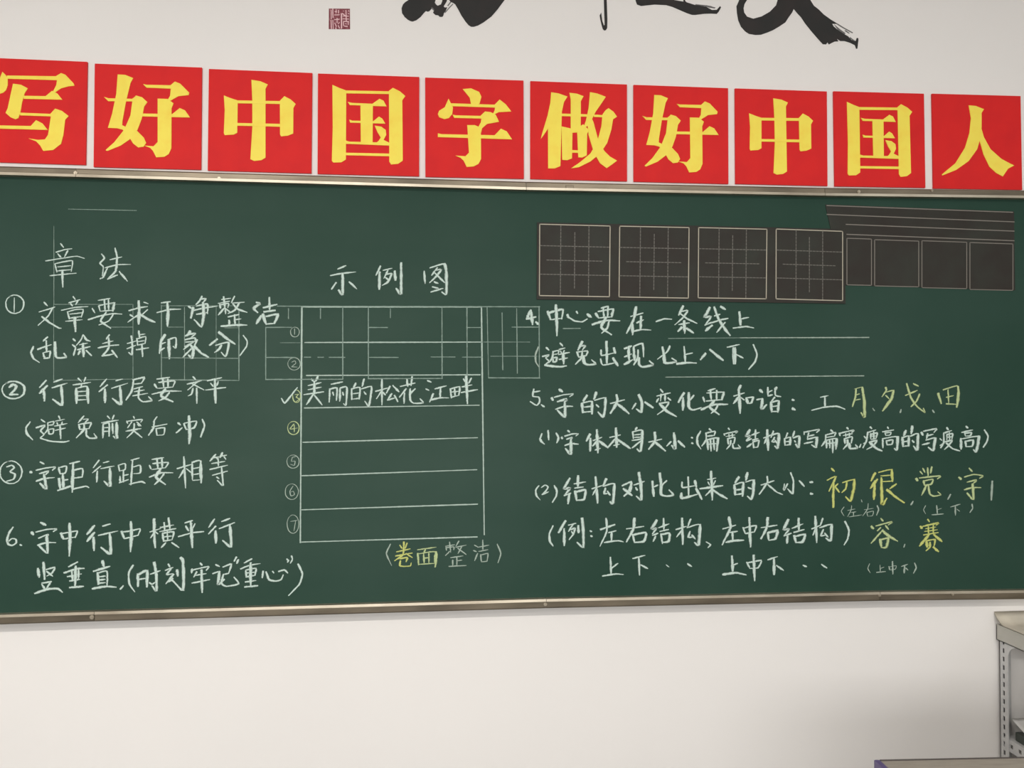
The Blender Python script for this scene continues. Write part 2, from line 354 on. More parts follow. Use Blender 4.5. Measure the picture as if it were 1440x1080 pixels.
字|**345,490 350,500;*395,435 410,448;*370,480 430,462 480,460 460,478;*385,505 430,490 415,510;*370,555 420,540 480,545;**420,510 418,625 375,580
体|**575,465 545,520;**578,500 575,600;*600,515 670,490;**630,430 638,615;*630,520 595,560;**650,520 720,575;615,592 660,578
本|*735,490 820,470;**785,415 790,570;*780,500 720,570;**795,505 900,580;765,555 815,545
身|*955,410 940,430;*920,445 925,500;*920,445 1000,435 **985,600 955,585;930,470 985,465;930,490 985,488;*915,515 1005,500;*985,520 915,575
大|*1050,528 1155,505;**1100,450 1100,520 1050,585;**1105,530 1185,600
小|**1255,455 1265,580 1235,555;*1230,525 1195,560;**1290,520 1340,568
：|*1395,490 1407,496;*1398,535 1410,541
@960,530,5.76
要|*205,112 265,95;*165,165 177,202;*195,130 332,125 *315,185;*225,105 230,190;*275,110 275,190;*190,195 315,185;**150,265 250,225 365,222;**255,195 218,245 295,305;*285,225 265,265 230,295
和|**470,70 448,108;*415,155 500,130;**455,100 465,295;**452,165 410,215;470,165 500,188;**515,170 527,215;*515,170 572,165 555,210 527,215
谐|**625,105 647,127;*600,185 650,175;**645,180 640,260 680,225;*690,85 690,150;*690,125 725,110;*690,155 728,145;**762,85 745,112;*748,95 752,150 795,160;*745,165 718,198;**715,205 720,285;*720,205 780,195 **770,285;*725,240 770,235;*720,280 770,280
：|**888,185 903,190;**888,255 912,268
工|1115,165 1180,152;*1152,165 1152,245;*1045,270 1150,245 1250,238 1315,262
（|*145,440 118,490 120,540 148,585
扁|*215,420 232,437;*190,455 262,440 255,475;*190,455 190,510 155,560;*195,480 255,475;*200,505 205,590;*200,508 287,495 **275,600;*225,500 230,600;*250,500 255,590;205,545 275,540
宽|370,415 380,430;335,460 340,475;*335,462 440,440 430,455;350,482 425,470;375,465 375,490;402,460 402,485;*365,500 370,545;*365,500 422,490 415,540;390,515 385,550 355,585;*405,540 412,577 465,575 450,550
结|**545,430 515,480 547,478 515,517;*518,518 558,500;*520,568 560,542;*590,430 588,505;*560,470 622,450;*565,512 612,500;*570,525 575,575;*572,525 617,515 608,565 575,572
构|**685,430 692,595;*655,495 720,470;*685,490 660,540;*735,440 715,490;*725,470 780,460 **770,575 745,560;*745,490 725,525 757,525;745,510 762,535
的|*850,455 835,490;*825,500 828,555;*828,498 872,490 *868,550;832,525 865,522;830,552 865,550;*905,440 890,485;*895,495 945,480 **940,570 915,545;905,515 915,530
写|985,445 983,468;*985,448 1107,425 1085,450;*1020,455 1010,500;*1015,480 1065,470;*1010,505 1087,490 **1080,570 1045,550;*985,540 1055,525
扁|*1200,430 1217,447;*1160,470 1237,450 1230,480;*1160,470 1155,520 1125,560;1165,490 1230,480;*1165,510 1165,575;*1168,512 1247,500 **1240,585;*1190,510 1192,575;*1215,505 1215,615;1170,540 1240,532
宽|*1330,410 1342,425;*1270,455 1275,477;*1270,458 1385,430 1370,450;*1300,475 1375,460;1320,460 1320,485;1350,455 1350,480;*1310,500 1315,540;*1310,500 1372,485 1365,535;*1335,510 1335,545 1300,585;**1350,540 1358,580 1415,575 1400,550
@1170,530,5.76
月g|-180,98 250,80;*195,100 190,160 165,240;195,145 225,138;180,190 230,180;**245,85 262,200 262,325 235,290
、f|330,255 345,275
夕g|*435,85 440,110 405,160;430,125 500,110 **480,180 410,275;435,150 462,177
、f|*560,265 552,290
戈g|*595,150 690,110;*605,55 640,170 690,240 755,290 740,255;*710,140 682,200 640,240;*660,55 700,75
、f|*815,270 828,290
田g|**860,135 885,215;*900,105 1010,72 1022,100;**1022,80 1025,150 1010,245;940,105 945,212;925,165 985,152;*925,218 1005,222
，|235,545 222,572
瘦|*310,405 322,420;*290,450 355,430;*290,450 278,520 250,575;260,480 272,497;255,540 282,525;*315,460 312,500;*315,465 367,455 355,500;320,480 355,478;315,505 355,500;*337,445 338,505;*300,530 362,515 330,560 280,588;**310,535 360,580 405,600
高|450,405 457,420;*410,445 500,430;430,455 435,475;430,455 477,448 470,470 435,475;*410,500 412,575;*412,500 532,485 **525,590 505,580;440,515 445,550;*440,518 492,510 485,545 445,550
的|**600,435 580,475;**570,490 575,565;*572,490 622,480 *620,560;578,525 618,520;578,562 618,558;**650,400 640,460;*635,480 697,460 **690,590 660,560;*650,515 664,532
写|**725,450 735,472;*740,440 847,420 825,450;*775,460 765,500;*765,478 820,465;*760,512 837,495 **820,595 780,570;*730,550 790,535
瘦|*930,410 942,430;*905,455 970,435;*905,455 905,530 880,575;875,500 890,515;875,555 900,540;930,465 930,510;*930,468 977,460 970,505;950,450 952,510;930,490 972,485;*915,525 972,515 940,560 910,588;*925,535 975,580 1035,600
高|*1085,400 1102,415;*1050,450 1140,430;1075,455 1080,480;*1075,458 1127,450 1120,475 1080,480;**1045,500 1045,585;*1048,502 1192,480 **1180,550 1165,605 1145,590;*1080,520 1085,565;*1080,522 1142,512 1135,560 1085,565
）|*1235,430 1264,480 1252,530 1225,570
@730,650,5.76
（|160,190 135,225 140,270 170,305
2|180,205 210,185 235,200 215,235 185,262;185,262 240,240
）|*285,190 305,230 300,275 270,325
结|**410,130 365,215 412,208 370,265;*365,270 420,250;**405,260 395,335;**478,110 475,195;*445,175 540,160;*450,210 520,200;**455,235 465,310;**460,240 537,225 525,300 465,308
构|**620,120 635,330;*590,215 670,190;*625,215 595,265;**705,135 680,190;*680,195 772,175 **760,330 735,320;*700,210 690,255 727,250;*715,235 737,267
对|**835,190 907,160 895,230 850,275;**845,215 915,270;*930,185 1015,155;**970,85 985,180 990,305 950,275;*945,205 957,227
比|**1080,155 1090,275;*1090,200 1125,185;**1140,90 1150,190 1150,260 1195,275 1250,265 1215,225;*1195,150 1150,192
（|*275,515 245,580 250,640 275,678
例|**375,475 320,570;**365,540 365,675;*400,510 460,495;*435,505 400,560;*420,545 452,535 440,580 405,627;*425,562 442,582;**480,515 480,570;**510,455 520,560 520,690 470,650
：|*575,555 588,563;*580,595 593,603
左|**660,545 775,505;*705,455 710,560 655,680;*725,570 785,555;*750,565 748,640;*690,650 800,635 845,645
右|*870,540 1010,520;**935,455 925,540 870,645;*920,585 935,650;**925,588 1027,570 1010,640 935,650
结|**1115,470 1075,540 1112,535 1080,580;*1080,592 1125,575;*1105,600 1085,642;*1170,455 1172,545;*1130,530 1215,500;*1140,560 1210,545;*1150,580 1160,660;**1155,585 1217,575 1210,640 1160,650
构|**1320,455 1325,665;*1270,545 1355,520;*1320,550 1275,605;*1390,460 1365,520;*1360,530 1467,505 **1455,670 1420,650;*1385,560 1372,607 1412,605;*1400,590 1427,622
上|*740,770 745,910;*745,860 800,820;*675,922 780,905 845,910
下|*920,780 1020,755;*970,775 975,915;*985,830 1042,862
·|-1190,830 1215,850
·|*1365,822 1398,845
@960,650,5.76
出|*45,120 48,270;*-5,160 0,205 102,190;**100,150 110,202;**-10,250 -5,292 120,260;**110,215 155,300
来|200,140 270,128;205,160 217,185;265,150 247,185;**140,215 325,190;**230,75 240,305;*230,225 185,270;**245,225 300,262 360,295
的|**455,120 425,165;**420,185 425,265;*422,180 492,165 **485,275;*428,225 485,218;*430,262 480,255;**525,85 510,145;*510,160 577,145 **570,250 555,300 525,275;*530,205 557,217
大|*635,185 740,150;*685,115 685,165 620,260;*690,180 760,240 810,262
小|*850,175 820,225 825,175;*875,85 897,150 892,255 850,215;*945,150 985,195
：|**1030,160 1055,162;**1035,254 1055,258
初y|*1205,50 1230,75;*1170,145 1242,115 1185,235;**1222,170 1220,365;*1258,175 1230,200;*1240,205 1268,242;*1295,165 1392,140 **1385,220 1360,315 1320,280;*1330,165 1320,215 1290,245
，|190,645 226,668 205,692
左|*325,540 430,510;**375,445 387,530 320,668;*385,568 445,560;*405,565 405,635;**350,648 420,635 495,632
中|*490,530 507,577;*495,535 545,520 597,515 580,565;*508,578 580,565;**540,450 550,685
右|*635,530 765,510;**690,450 680,530 635,620;*690,570 697,632;**690,572 767,555 750,620 700,632
结|**855,465 820,545 862,540 825,590;*820,597 880,575;**850,600 845,655;**940,455 940,545;*885,535 975,500;*900,568 985,545;**905,595 917,650;**910,600 992,585 970,645 918,650
构|**1075,440 1085,650;*1045,540 1120,510;*1075,540 1055,590;*1135,455 1115,510;*1110,530 1207,505 **1200,635 1160,615;*1140,545 1120,595 1157,590;*1150,575 1177,607
）|*1315,480 1347,550 1337,620 1308,670
上|**400,760 405,880;*405,835 445,820;**325,910 430,895 515,912
中|*520,810 542,855;*525,815 637,795 610,855 542,860;**575,755 583,960
下|*690,790 768,765;**740,780 740,910;*760,835 817,877
·|*975,833 1005,847
·|*1125,828 1168,857
@1150,640,5.143
很y|**415,130 385,185;**430,175 380,240;**412,215 405,320;440,125 535,105 **540,190;455,150 530,145;458,192 538,188;**460,165 465,355 500,312;*568,208 520,242;**500,250 560,300 625,345
，f|*690,335 672,360
党g|760,95 775,125;*825,85 815,130;**712,170 722,185;740,118 757,138;*735,165 885,150 865,172;*795,92 797,150;*765,185 770,215;*765,187 832,175 820,210 770,218;*785,220 750,290;*800,220 810,280 840,297 890,287 868,265
，f|*960,285 940,320
字g|*1095,95 1117,118;**1022,160 1037,175;*1060,158 1130,140 1195,150 1170,168;*1080,195 1147,180 1125,205;*1060,250 1120,235 1180,235;**1120,210 1125,320 1080,275
|f|**1262,190 1255,325
（f|-190,375 170,405 190,440
左f|-215,400 270,390;-245,365 240,400 215,445;-240,415 278,410;-258,412 258,440;-225,447 320,432
·f|-315,322 320,340
右f|-335,395 402,385;-365,350 360,390 325,440;-355,415 360,440;-355,415 402,405 395,438 360,442
）f|430,365 440,395 425,435
（f|-780,365 765,395 780,425
上f|860,365 865,425;-865,395 895,385;825,432 910,425
下f|960,375 1030,355;995,365 995,435;-1005,390 1027,407
）f|1115,355 1120,385 1100,415
容g|*457,458 472,477;**388,515 402,532;*420,512 537,482 510,505;*455,525 430,547;*490,510 512,537;*472,540 385,637;**465,545 520,590 577,622;**450,610 460,667;*455,612 512,600 *495,665 460,668
，f|630,645 622,667
赛y|*795,465 807,482;**742,515 754,530;*760,515 872,490 855,507;780,532 855,520;772,552 865,540;800,515 800,575;835,508 835,570;*765,577 872,560;**805,575 735,657;**840,575 897,625;**785,620 790,665;*785,620 847,610 840,660;*812,630 810,665 782,692;**835,665 872,697
（f|-375,785 362,820 380,852
上f|-450,795 452,840;-452,820 480,810;425,848 490,842
中f|515,805 520,830;-515,808 567,800 560,825 520,830;*540,770 543,860
下f|605,805 650,790;*628,800 625,852;635,815 652,832
）f|700,780 712,815 692,855
"""
# ------------------------------------------------------------------ materials
m_wall = mat('wall_paint', (0.84, 0.812, 0.785), 0.75, noise=(1.3, (0.815, 0.788, 0.762), 0.45, 0.75), bump=(60, 0.08))
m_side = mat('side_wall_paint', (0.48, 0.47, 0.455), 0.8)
m_ceil = mat('ceiling_paint', (0.8, 0.79, 0.77), 0.85)
m_floor = mat('floor_terrazzo', (0.12, 0.115, 0.11), 0.5, noise=(60, (0.085, 0.08, 0.078), 0.45, 0.65))
m_board = mat('board_green', (0.0165, 0.050, 0.034), 0.62, noise=(1.6, (0.025, 0.060, 0.044), 0.40, 0.70), bump=(300, 0.06), spec=0.18)
def pale_patch(m):
    # paler grey-green patch left of the board's middle, broken up by noise
    nt = m.node_tree; L = nt.links.new; b = nt.nodes['Principled BSDF']; src = b.inputs['Base Color'].links[0].from_socket
    tc = nt.nodes.new('ShaderNodeTexCoord'); mp = nt.nodes.new('ShaderNodeMapping'); mp.inputs['Location'].default_value = (0.62, 0, 0.05); mp.inputs['Scale'].default_value = (0.75, 0.75, 1.25)
    g = nt.nodes.new('ShaderNodeTexGradient'); g.gradient_type = 'SPHERICAL'
    n = nt.nodes.new('ShaderNodeTexNoise'); n.inputs['Scale'].default_value = 3.0; n.inputs['Detail'].default_value = 5
    mp2 = nt.nodes.new('ShaderNodeMapping'); mp2.inputs['Scale'].default_value = (0.6, 1, 2.2)
    mu = nt.nodes.new('ShaderNodeMath'); mu.operation = 'MULTIPLY'; mu2 = nt.nodes.new('ShaderNodeMath'); mu2.operation = 'MULTIPLY'; mu2.inputs[1].default_value = 0.13
    mx = nt.nodes.new('ShaderNodeMix'); mx.data_type = 'RGBA'; mx.inputs[7].default_value = (0.30, 0.36, 0.31, 1)
    L(tc.outputs['Object'], mp.inputs[0]); L(mp.outputs[0], g.inputs[0]); L(tc.outputs['Object'], mp2.inputs[0]); L(mp2.outputs[0], n.inputs['Vector'])
    L(g.outputs['Fac'], mu.inputs[0]); L(n.outputs['Fac'], mu.inputs[1]); L(mu.outputs[0], mu2.inputs[0]); L(mu2.outputs[0], mx.inputs[0])
    L(src, mx.inputs[6]); L(mx.outputs[2], b.inputs['Base Color'])
pale_patch(m_board)
m_rail = mat('rail_aluminium', (0.24, 0.20, 0.145), 0.42, 0.7, noise=(5, (0.13, 0.11, 0.08), 0.35, 0.70, (1, 1, 5)))
m_lip = mat('rail_lip_aluminium', (0.52, 0.46, 0.36), 0.36, 0.7, noise=(4, (0.34, 0.29, 0.22), 0.4, 0.65))
m_red = mat('red_card', (0.71, 0.024, 0.024), 0.55, noise=(14, (0.66, 0.022, 0.024), 0.4, 0.7), spec=0.12)
m_redside = mat('card_edge', (0.30, 0.06, 0.07), 0.6)
m_yel = mat('yellow_letter', (0.95, 0.78, 0.11), 0.5, noise=(25, (0.94, 0.70, 0.09), 0.45, 0.75), spec=0.2)
m_ink = mat('black_ink', (0.015, 0.015, 0.014), 0.7, noise=(12, (0.024, 0.018, 0.017), 0.45, 0.7))
m_inkdry = mat('dry_brush_ink', (0.16, 0.155, 0.15), 0.7)
m_seal = mat('seal_red', (0.20, 0.03, 0.045), 0.6, noise=(160, (0.36, 0.12, 0.15), 0.45, 0.70))
m_sealw = mat('seal_gap', (0.82, 0.55, 0.57), 0.7)
m_sheet = mat('dark_magnetic_sheet', (0.032, 0.027, 0.023), 0.6, noise=(9, (0.036, 0.038, 0.031), 0.35, 0.7), spec=0.18)
m_sheetline = mat('printed_line', (0.46, 0.42, 0.33), 0.6)
m_sheetdim = mat('printed_dim_line', (0.13, 0.12, 0.105), 0.6)
m_sheetgrey = mat('printed_grey_line', (0.20, 0.18, 0.155), 0.6)
m_steel = mat('shelf_steel', (0.62, 0.62, 0.61), 0.42, 0.25, noise=(20, (0.52, 0.52, 0.52), 0.4, 0.7))
m_tray = mat('tray_paint', (0.50, 0.49, 0.44), 0.45, 0.2)
m_dark = mat('foot_and_slot_shade', (0.02, 0.02, 0.02), 0.8)
m_folder = mat('dark_folder', (0.05, 0.06, 0.05), 0.6)
m_paper = mat('paper', (0.62, 0.61, 0.59), 0.8, bump=(30, 0.3))
m_card = mat('beige_board', (0.60, 0.55, 0.45), 0.7, noise=(18, (0.52, 0.48, 0.40), 0.4, 0.7))
m_desk = mat('desk_laminate', (0.36, 0.32, 0.27), 0.5, noise=(22, (0.31, 0.275, 0.235), 0.4, 0.7, (1, 7, 7)))
m_purple = mat('purple_edge_plastic', (0.12, 0.09, 0.22), 0.45)
m_edge = mat('grey_edge_strip', (0.09, 0.075, 0.07), 0.5)
m_leg = mat('desk_leg_paint', (0.35, 0.36, 0.38), 0.4, 0.4)
m_tube = bpy.data.materials.new('lamp_tube'); m_tube.use_nodes = True
_b = m_tube.node_tree.nodes['Principled BSDF']; _b.inputs['Emission Color'].default_value = (1, .96, .9, 1); _b.inputs['Emission Strength'].default_value = 3
K = {'': chalk('chalk_white', (0.58, 0.70, 0.64), 0.93, 1.3), 'y': chalk('chalk_yellow', (0.58, 0.62, 0.20), 0.9, 1.3),
     'g': chalk('chalk_pale_yellow', (0.52, 0.62, 0.32), 0.88, 1.3), 'f': chalk('chalk_faint', (0.46, 0.56, 0.48), 0.75, 1.1),
     'l': chalk('chalk_ruled', (0.50, 0.62, 0.55), 0.85, 0.8), 'd': chalk('chalk_ghost', (0.32, 0.43, 0.37), 0.70, 1.1)}

# ------------------------------------------------------------------ the room
XL, XR, YBK, ZC = -3.2, 3.0, -6.0, 3.25
def slab(name, a, m):
    o = MB().box(*a).make(name, m); o['kind'] = 'structure'; return o
slab('wall_front', (XL-.2, XR+.2, 0.0, 0.2, 0, ZC), m_wall)
slab('wall_left', (XL-.2, XL, YBK, 0.0, 0, ZC), m_side)
slab('floor', (XL-.2, XR+.2, YBK, 0.2, -0.15, 0), m_floor)
slab('ceiling', (XL-.2, XR+.2, YBK, 0.2, ZC, ZC+.15), m_ceil)
w = MB(); wy0, wy1, wz0, wz1 = -4.1, -1.7, 1.15, 2.75
w.box(XR, XR+.2, YBK, wy0, 0, ZC).box(XR, XR+.2, wy1, 0, 0, ZC).box(XR, XR+.2, wy0, wy1, 0, wz0).box(XR, XR+.2, wy0, wy1, wz1, ZC)
w.make('wall_right', m_side)['kind'] = 'structure'
bk = MB(); bx0, bx1, bz0, bz1 = -3.0, 1.7, 1.05, 2.45
bk.box(XL-.2, bx0, YBK-.2, YBK, 0, ZC).box(bx1, XR+.2, YBK-.2, YBK, 0, ZC).box(bx0, bx1, YBK-.2, YBK, 0, bz0).box(bx0, bx1, YBK-.2, YBK, bz1, ZC)
bk.make('wall_back', m_side)['kind'] = 'structure'
f = MB(); t = .05
f.box(bx0, bx1, YBK-.12, YBK-.06, bz0, bz0+t).box(bx0, bx1, YBK-.12, YBK-.06, bz1-t, bz1)
for k in range(5):
    x = bx0+(bx1-bx0-t)*k/4; f.box(x, x+t, YBK-.12, YBK-.06, bz0+t, bz1-t)
f.make('window_2', m_ceil)['kind'] = 'structure'
f = MB()
f.box(XR+.05, XR+.12, wy0, wy1, wz0, wz0+t).box(XR+.05, XR+.12, wy0, wy1, wz1-t, wz1)
for y in (wy0, (wy0+wy1)/2-t/2, wy1-t): f.box(XR+.05, XR+.12, y, y+t, wz0+t, wz1-t)
f.make('window_1', m_ceil)['kind'] = 'structure'
for i, (x, y) in enumerate(TUBES):
    t = thing('ceiling_lamp', (x, y, ZC), ('white tube lamp on ceiling, front row left', 'white tube lamp on ceiling, front row right',
              'white tube lamp on ceiling, back row left', 'white tube lamp on ceiling, back row right')[i], 'ceiling lamp', 'ceiling tube lamps')
    MB().box(x-.62, x+.62, y-.07, y+.07, ZC-.055, ZC, .008).make('housing', m_ceil, t)
    MB().box(x-.58, x+.58, y-.02, y+.02, ZC-.09, ZC-.055, .008).make('tube', m_tube, t)

# ------------------------------------------------------------------ blackboard
def zl(u, v, Y): return at(u, v, Y)
YR = -0.048     # front face of the rails
pb = at(600, 866, 0)
bb = thing('blackboard', (0.15, 0, pb.z-0.02), 'long dark green blackboard full of chalk writing, in an aluminium frame', 'blackboard')
# the joints of the frame: photo positions of the rail's lower / upper edge
TOPR = [(-230, 237.5), (107, 247.0), (740, 265.3), (1160, 273.5), (1640, 279.5)]      # inner (lower) edge of the top rail
BOTR = [(-230, 873.5), (133, 862.0), (768, 844.0), (1237, 834.0), (1640, 829.5)]      # inner (upper) edge of the bottom rail
def edge(P, Y): return [at(u, v, Y) for u, v in P]
te, be = edge(TOPR, YR), edge(BOTR, YR)
xa, xb = te[0].x, te[-1].x
zt_ = [p.z for p in te]; zb_ = [p.z for p in be]
poly = [(xa, zb_[0]-.012)]+[(p.x, p.z-.012) for p in be[1:]]+[(p.x, p.z+.012) for p in te[::-1]]
MB().prism([(x, z) for x, z in poly], -0.002, YB).make('writing_surface', m_board, bb)
def rail(P, top):
    for k in range(len(P)-1):
        a, b = P[k], P[k+1]
        h = 0.0225 if top else 0.0255
        g = 0.0006
        s = 1 if top else -1
        # rail body with a rounded nose, swept along the edge
        prof = [(-0.001, 0), (YR+.006, 0), (YR+.001, s*.003), (YR, s*.006), (YR, s*(h-.005)), (YR+.003, s*(h-.001)), (YR+.007, s*h), (-0.001, s*h)]
        if top: prof = prof[::-1]
        if k in (1, 2) and top: pass
        mb = MB().prism_x([(y, z) for y, z in prof], (a.x+g, a.z), (b.x-g, b.z))
        r = mb.make('top_rail' if top else 'bottom_rail', m_rail, bb)
        # bright inner lip
        s2 = -s
        prof = [(YB+.001, s*.004), (YB+.001, s2*.004), (YR-.003, s2*.004), (YR-.004, s*.0035), (YR+.001, s*.0045)]
        if top: prof = prof[::-1]
        l = MB().prism_x(prof, (a.x+g, a.z), (b.x-g, b.z)); l.make('lip', m_lip, r)
rail(te, True); rail(be, False)
for s, x in ((-1, xa), (1, xb)):
    z0 = (zb_[0] if s < 0 else zb_[-1])-.024; z1 = (zt_[0] if s < 0 else zt_[-1])+.022
    MB().box(x-.03 if s < 0 else x, x if s < 0 else x+.03, YR, -0.001, z0, z1, .004).make('side_rail', m_rail, bb)
# small pale stops and screws on the rails
for u, v, r in ((308, 250.5, .0042), (106, 243, .005), (1208, 269.5, .005), (1311, 268, .0035), (1137, 272.5, .003), (129, 868, .006), (1237, 837, .005), (1340, 836, .004), (767, 850, .005)):
    p = at(u, v, YR-.003); mb = MB().disc((p.x, p.z), r, YR+.001, YR-.003, 16); mb.disc((p.x, p.z), r*.55, YR-.003, YR-.0045, 12)
    mb.make('screw', m_lip, bb)
p = at(801, 262.5, YR); c = MB().box(p.x-.012, p.x+.012, YR-.004, YR+.002, p.z-.006, p.z+.004, .002); c.make('rail_catch', m_rail, bb)

# ------------------------------------------------------------------ chalk
YC = YB-0.0004
def ring(cx, cy, rx, ry):
    a0 = random.uniform(3.6, 4.4)
    return [(cx+rx*math.cos(a0+2*math.pi*k/14*1.03)*(1+.02*math.sin(k*2.1)), cy+ry*math.sin(a0+2*math.pi*k/14*1.03)) for k in range(15)]
MARK = set('（）()，、：·“”.✓')
org = None
for line in WRITING.strip().split('\n'):
    if line[0] == '@':
        a = line[1:].split(','); org = (float(a[0]), float(a[1]), float(a[2])); continue
    if line.startswith('|f|'): head, body = 'If', line[3:]
    else: head, body = line.split('|', 1)
    ch = head[0]; fl = head[1:]
    st = Strokes(YC)
    for s in body.split(';'):
        s = s.strip(); w = 2.45
        w0 = {'**': 4.3, '*': 3.05, '-': 1.5}
        for k in ('**', '*', '-'):
            if s.startswith(k) and not (k == '-' and len(s) > 1 and s[1].isdigit() and s.count('-') > 9):
                # a leading '-' before a negative coordinate cannot occur with the light mark
                s = s[len(k):]; w = w0[k]; break
        if fl == 'f': w *= 0.88
        if fl == 'g' and ch in '③④': w = 1.5
        if s[0] == 'O':
            c, r = s[1:].split(' '); cx, cy = map(float, c.split(',')); rx, ry = map(float, r.split(','))
            pts = ring(cx, cy, rx, ry)
        else:
            pts = []
            segs = []
            for q in s.split():
                if q[0] == '*':                     # heavier from here on: a second stroke over the rest
                    segs.append(len(pts)-1 if pts else 0); q = q.lstrip('*')
                x, y = q.split(','); pts.append((float(x), float(y)))
            if segs:
                hv = pts[segs[0]:]
                if len(hv) > 1:
                    st.stroke([(org[0]+x/org[2], org[1]+y/org[2]) for x, y in hv], 4.2)
        px = [(org[0]+x/org[2], org[1]+y/org[2]) for x, y in pts]
        st.stroke(px, w)
    st.make('chalk_mark' if ch in MARK or ch == 'I' else 'chalk_number' if ch in '①②③④⑤⑥⑦124567' else 'chalk_character', K[fl], bb)

def ruled(lines, name, m, w=1.7, one=False):
    if one:
        st = Strokes(YC+.0001)
        for l in lines: st.stroke([l[:2], l[2:4]], l[4] if len(l) > 4 else w, taper=False, smooth=False)
        return st.make(name, m, bb)
    for l in lines:
        st = Strokes(YC+.0001); st.stroke([l[:2], l[2:4]], l[4] if len(l) > 4 else w, taper=False, smooth=False, jit=.3)
        st.make(name, m, bb)
ruled([(424.5, 431.5, 422.3, 763, 2.8), (677, 432, 681, 752, 2.4), (424, 431.5, 677, 431.8, 2.2), (428.7, 481.6, 678, 481, 2.1),
       (431, 528, 675, 527, 2.1), (428, 573.7, 674, 569.8, 1.9), (426, 622, 671.6, 615.5, 2.0), (424.3, 669, 670.7, 660.5, 2.0),
       (423, 717, 671.6, 709, 2.1), (423.7, 762.3, 671, 755, 2.1)], 'chalk_line', K['l'])
ruled([(1040, 475, 1222, 474.5, 1.8), (936, 530.3, 1215, 528.5, 1.6)], 'chalk_line', K['f'])
# pale traces of older ruled boxes
gl = [(75.5, 428, 187, 428), (75.5, 428, 75.5, 535), (187, 428, 187, 534), (75.5, 535, 187, 533), (75.8, 318, 75.8, 428, 1.2), (150, 460, 187, 460)]
ruled(gl, 'ghost_grid', K['d'], 1.05, one=True)
gl = [(226.5, 430, 336, 430), (227, 429, 227, 534, 1.8), (336, 436, 336, 535, 2.1), (227, 534, 336, 535, 1.9), (259.5, 432, 259.5, 534, 1.4), (304, 432, 304, 534, .8),
      (236, 460, 258, 460), (316, 461, 336, 461), (227, 503, 336, 504, 1.5)]
ruled(gl, 'ghost_grid', K['d'], 1.05, one=True)
gl = [(373.7, 460, 373.7, 533.6, 1.8), (482, 431, 482, 533, 2.1), (518, 431, 518, 532, 2.1), (621.5, 431, 621.7, 532.5, 2.0), (656.6, 432, 656.9, 530, 2.0),
      (685, 432, 687, 531, 1.4), (758, 431, 758.5, 531.5, 2.0), (390, 430.5, 759, 431.5, 1.9), (373.7, 533.6, 482, 533.3, 2.0), (518, 532.5, 622, 532.2, 2.0), (687, 531.3, 759, 531.5, 2.0),
      (373.7, 460.4, 410, 460.2), (518, 460.5, 545, 460.5), (656, 460.6, 677, 460.5, 1.6), (720, 460, 758, 460), (405.7, 434, 405.7, 448), (450.7, 434, 450.7, 448), (549, 434, 549, 447),
      (706, 440, 707, 520), (726.5, 434, 727.5, 525), (373.7, 502.6, 415, 502.6), (428, 502.3, 437, 502.3, 1.8), (447, 502.4, 455, 502.4, 1.8), (463, 502.5, 485, 502.5),
      (518, 502.5, 560, 502.6, 1.8), (606, 502, 640, 502, 1.5), (650, 502.2, 678, 502.2, 1.6), (690, 501, 755, 501, 1.2), (680, 481, 745, 481, 1.1), (394, 482, 424, 482, .9)]
ruled(gl, 'ghost_grid', K['d'], 1.8, one=True)
ruled([(792, 462, 816, 461.8, 1.8), (96, 294, 192, 296, 1.2), (940, 476, 1040, 475, 1.2)], 'ghost_line', K['d'], 1.3)

# ------------------------------------------------------------------ dark practice sheets on the board
def quad(name, m, parent, P, y0, y1):
    pts = [at(u, v, y1) for u, v in P]
    return MB().prism([(p.x, p.z) for p in pts], y0, y1).make(name, m, parent)
def lines_mesh(name, m, parent, L, Y, w):
    mb = MB()
    for l in L:
        a, b = at(l[0], l[1], Y), at(l[2], l[3], Y); ww = (l[4] if len(l) > 4 else w)*0.00215/2
        d = Vector((b.x-a.x, b.z-a.z)); d.normalize(); n = Vector((-d.y, d.x))*ww; a2 = Vector((a.x, a.z))-d*ww; b2 = Vector((b.x, b.z))+d*ww
        mb.prism([(a2.x-n.x, a2.y-n.y), (b2.x-n.x, b2.y-n.y), (b2.x+n.x, b2.y+n.y), (a2.x+n.x, a2.y+n.y)], Y+.0002, Y)
    return mb.make(name, m, parent)
y2 = YB-.0006; y2f = YB-.0018
c = at(1300, 408, YB)
s2 = thing('ruled_practice_sheet', (c.x, YB, c.z), 'dark magnetic sheet with ruled lines above a row of boxes, top right of blackboard', 'magnetic sheet')
quad('backing', m_sheet, s2, [(1160.5, 287.5), (1426, 297.5), (1427.5, 408), (1186, 401)], y2+.0004, y2f)
for k, (x0, ya, x1, yb) in enumerate(((1163, 289, 1424, 298.5), (1163, 301.5, 1426, 312), (1190, 315.5, 1426, 325), (1191, 329.5, 1426, 338.5))):
    lines_mesh('ruled_line', m_sheetgrey, s2, [(x0, ya, x1, yb)], y2f-.0003, 1.3)
for x0, x1, ya, yb in ((1191, 1225.5, 335, 400.5), (1230, 1292, 337, 402), (1296.5, 1359.5, 338.5, 404.5), (1364, 1424.5, 341, 407)):
    dz = (x1-x0)*0.037
    L = [(x0, ya, x1, ya+dz*.9), (x0, yb, x1, yb+dz*.6), (x0, ya, x0, yb), (x1, ya+dz*.9, x1, yb+dz*.6)]
    lines_mesh('ruled_box', m_sheetgrey, s2, L, y2f-.0003, 1.1)
y3 = y2f-.0006; y3f = y3-.0014
c = at(970, 428, YB)
s1 = thing('grid_practice_sheet', (c.x, YB, c.z), 'dark magnetic sheet printed with four pale bordered squares, overlapping the ruled sheet', 'magnetic sheet')
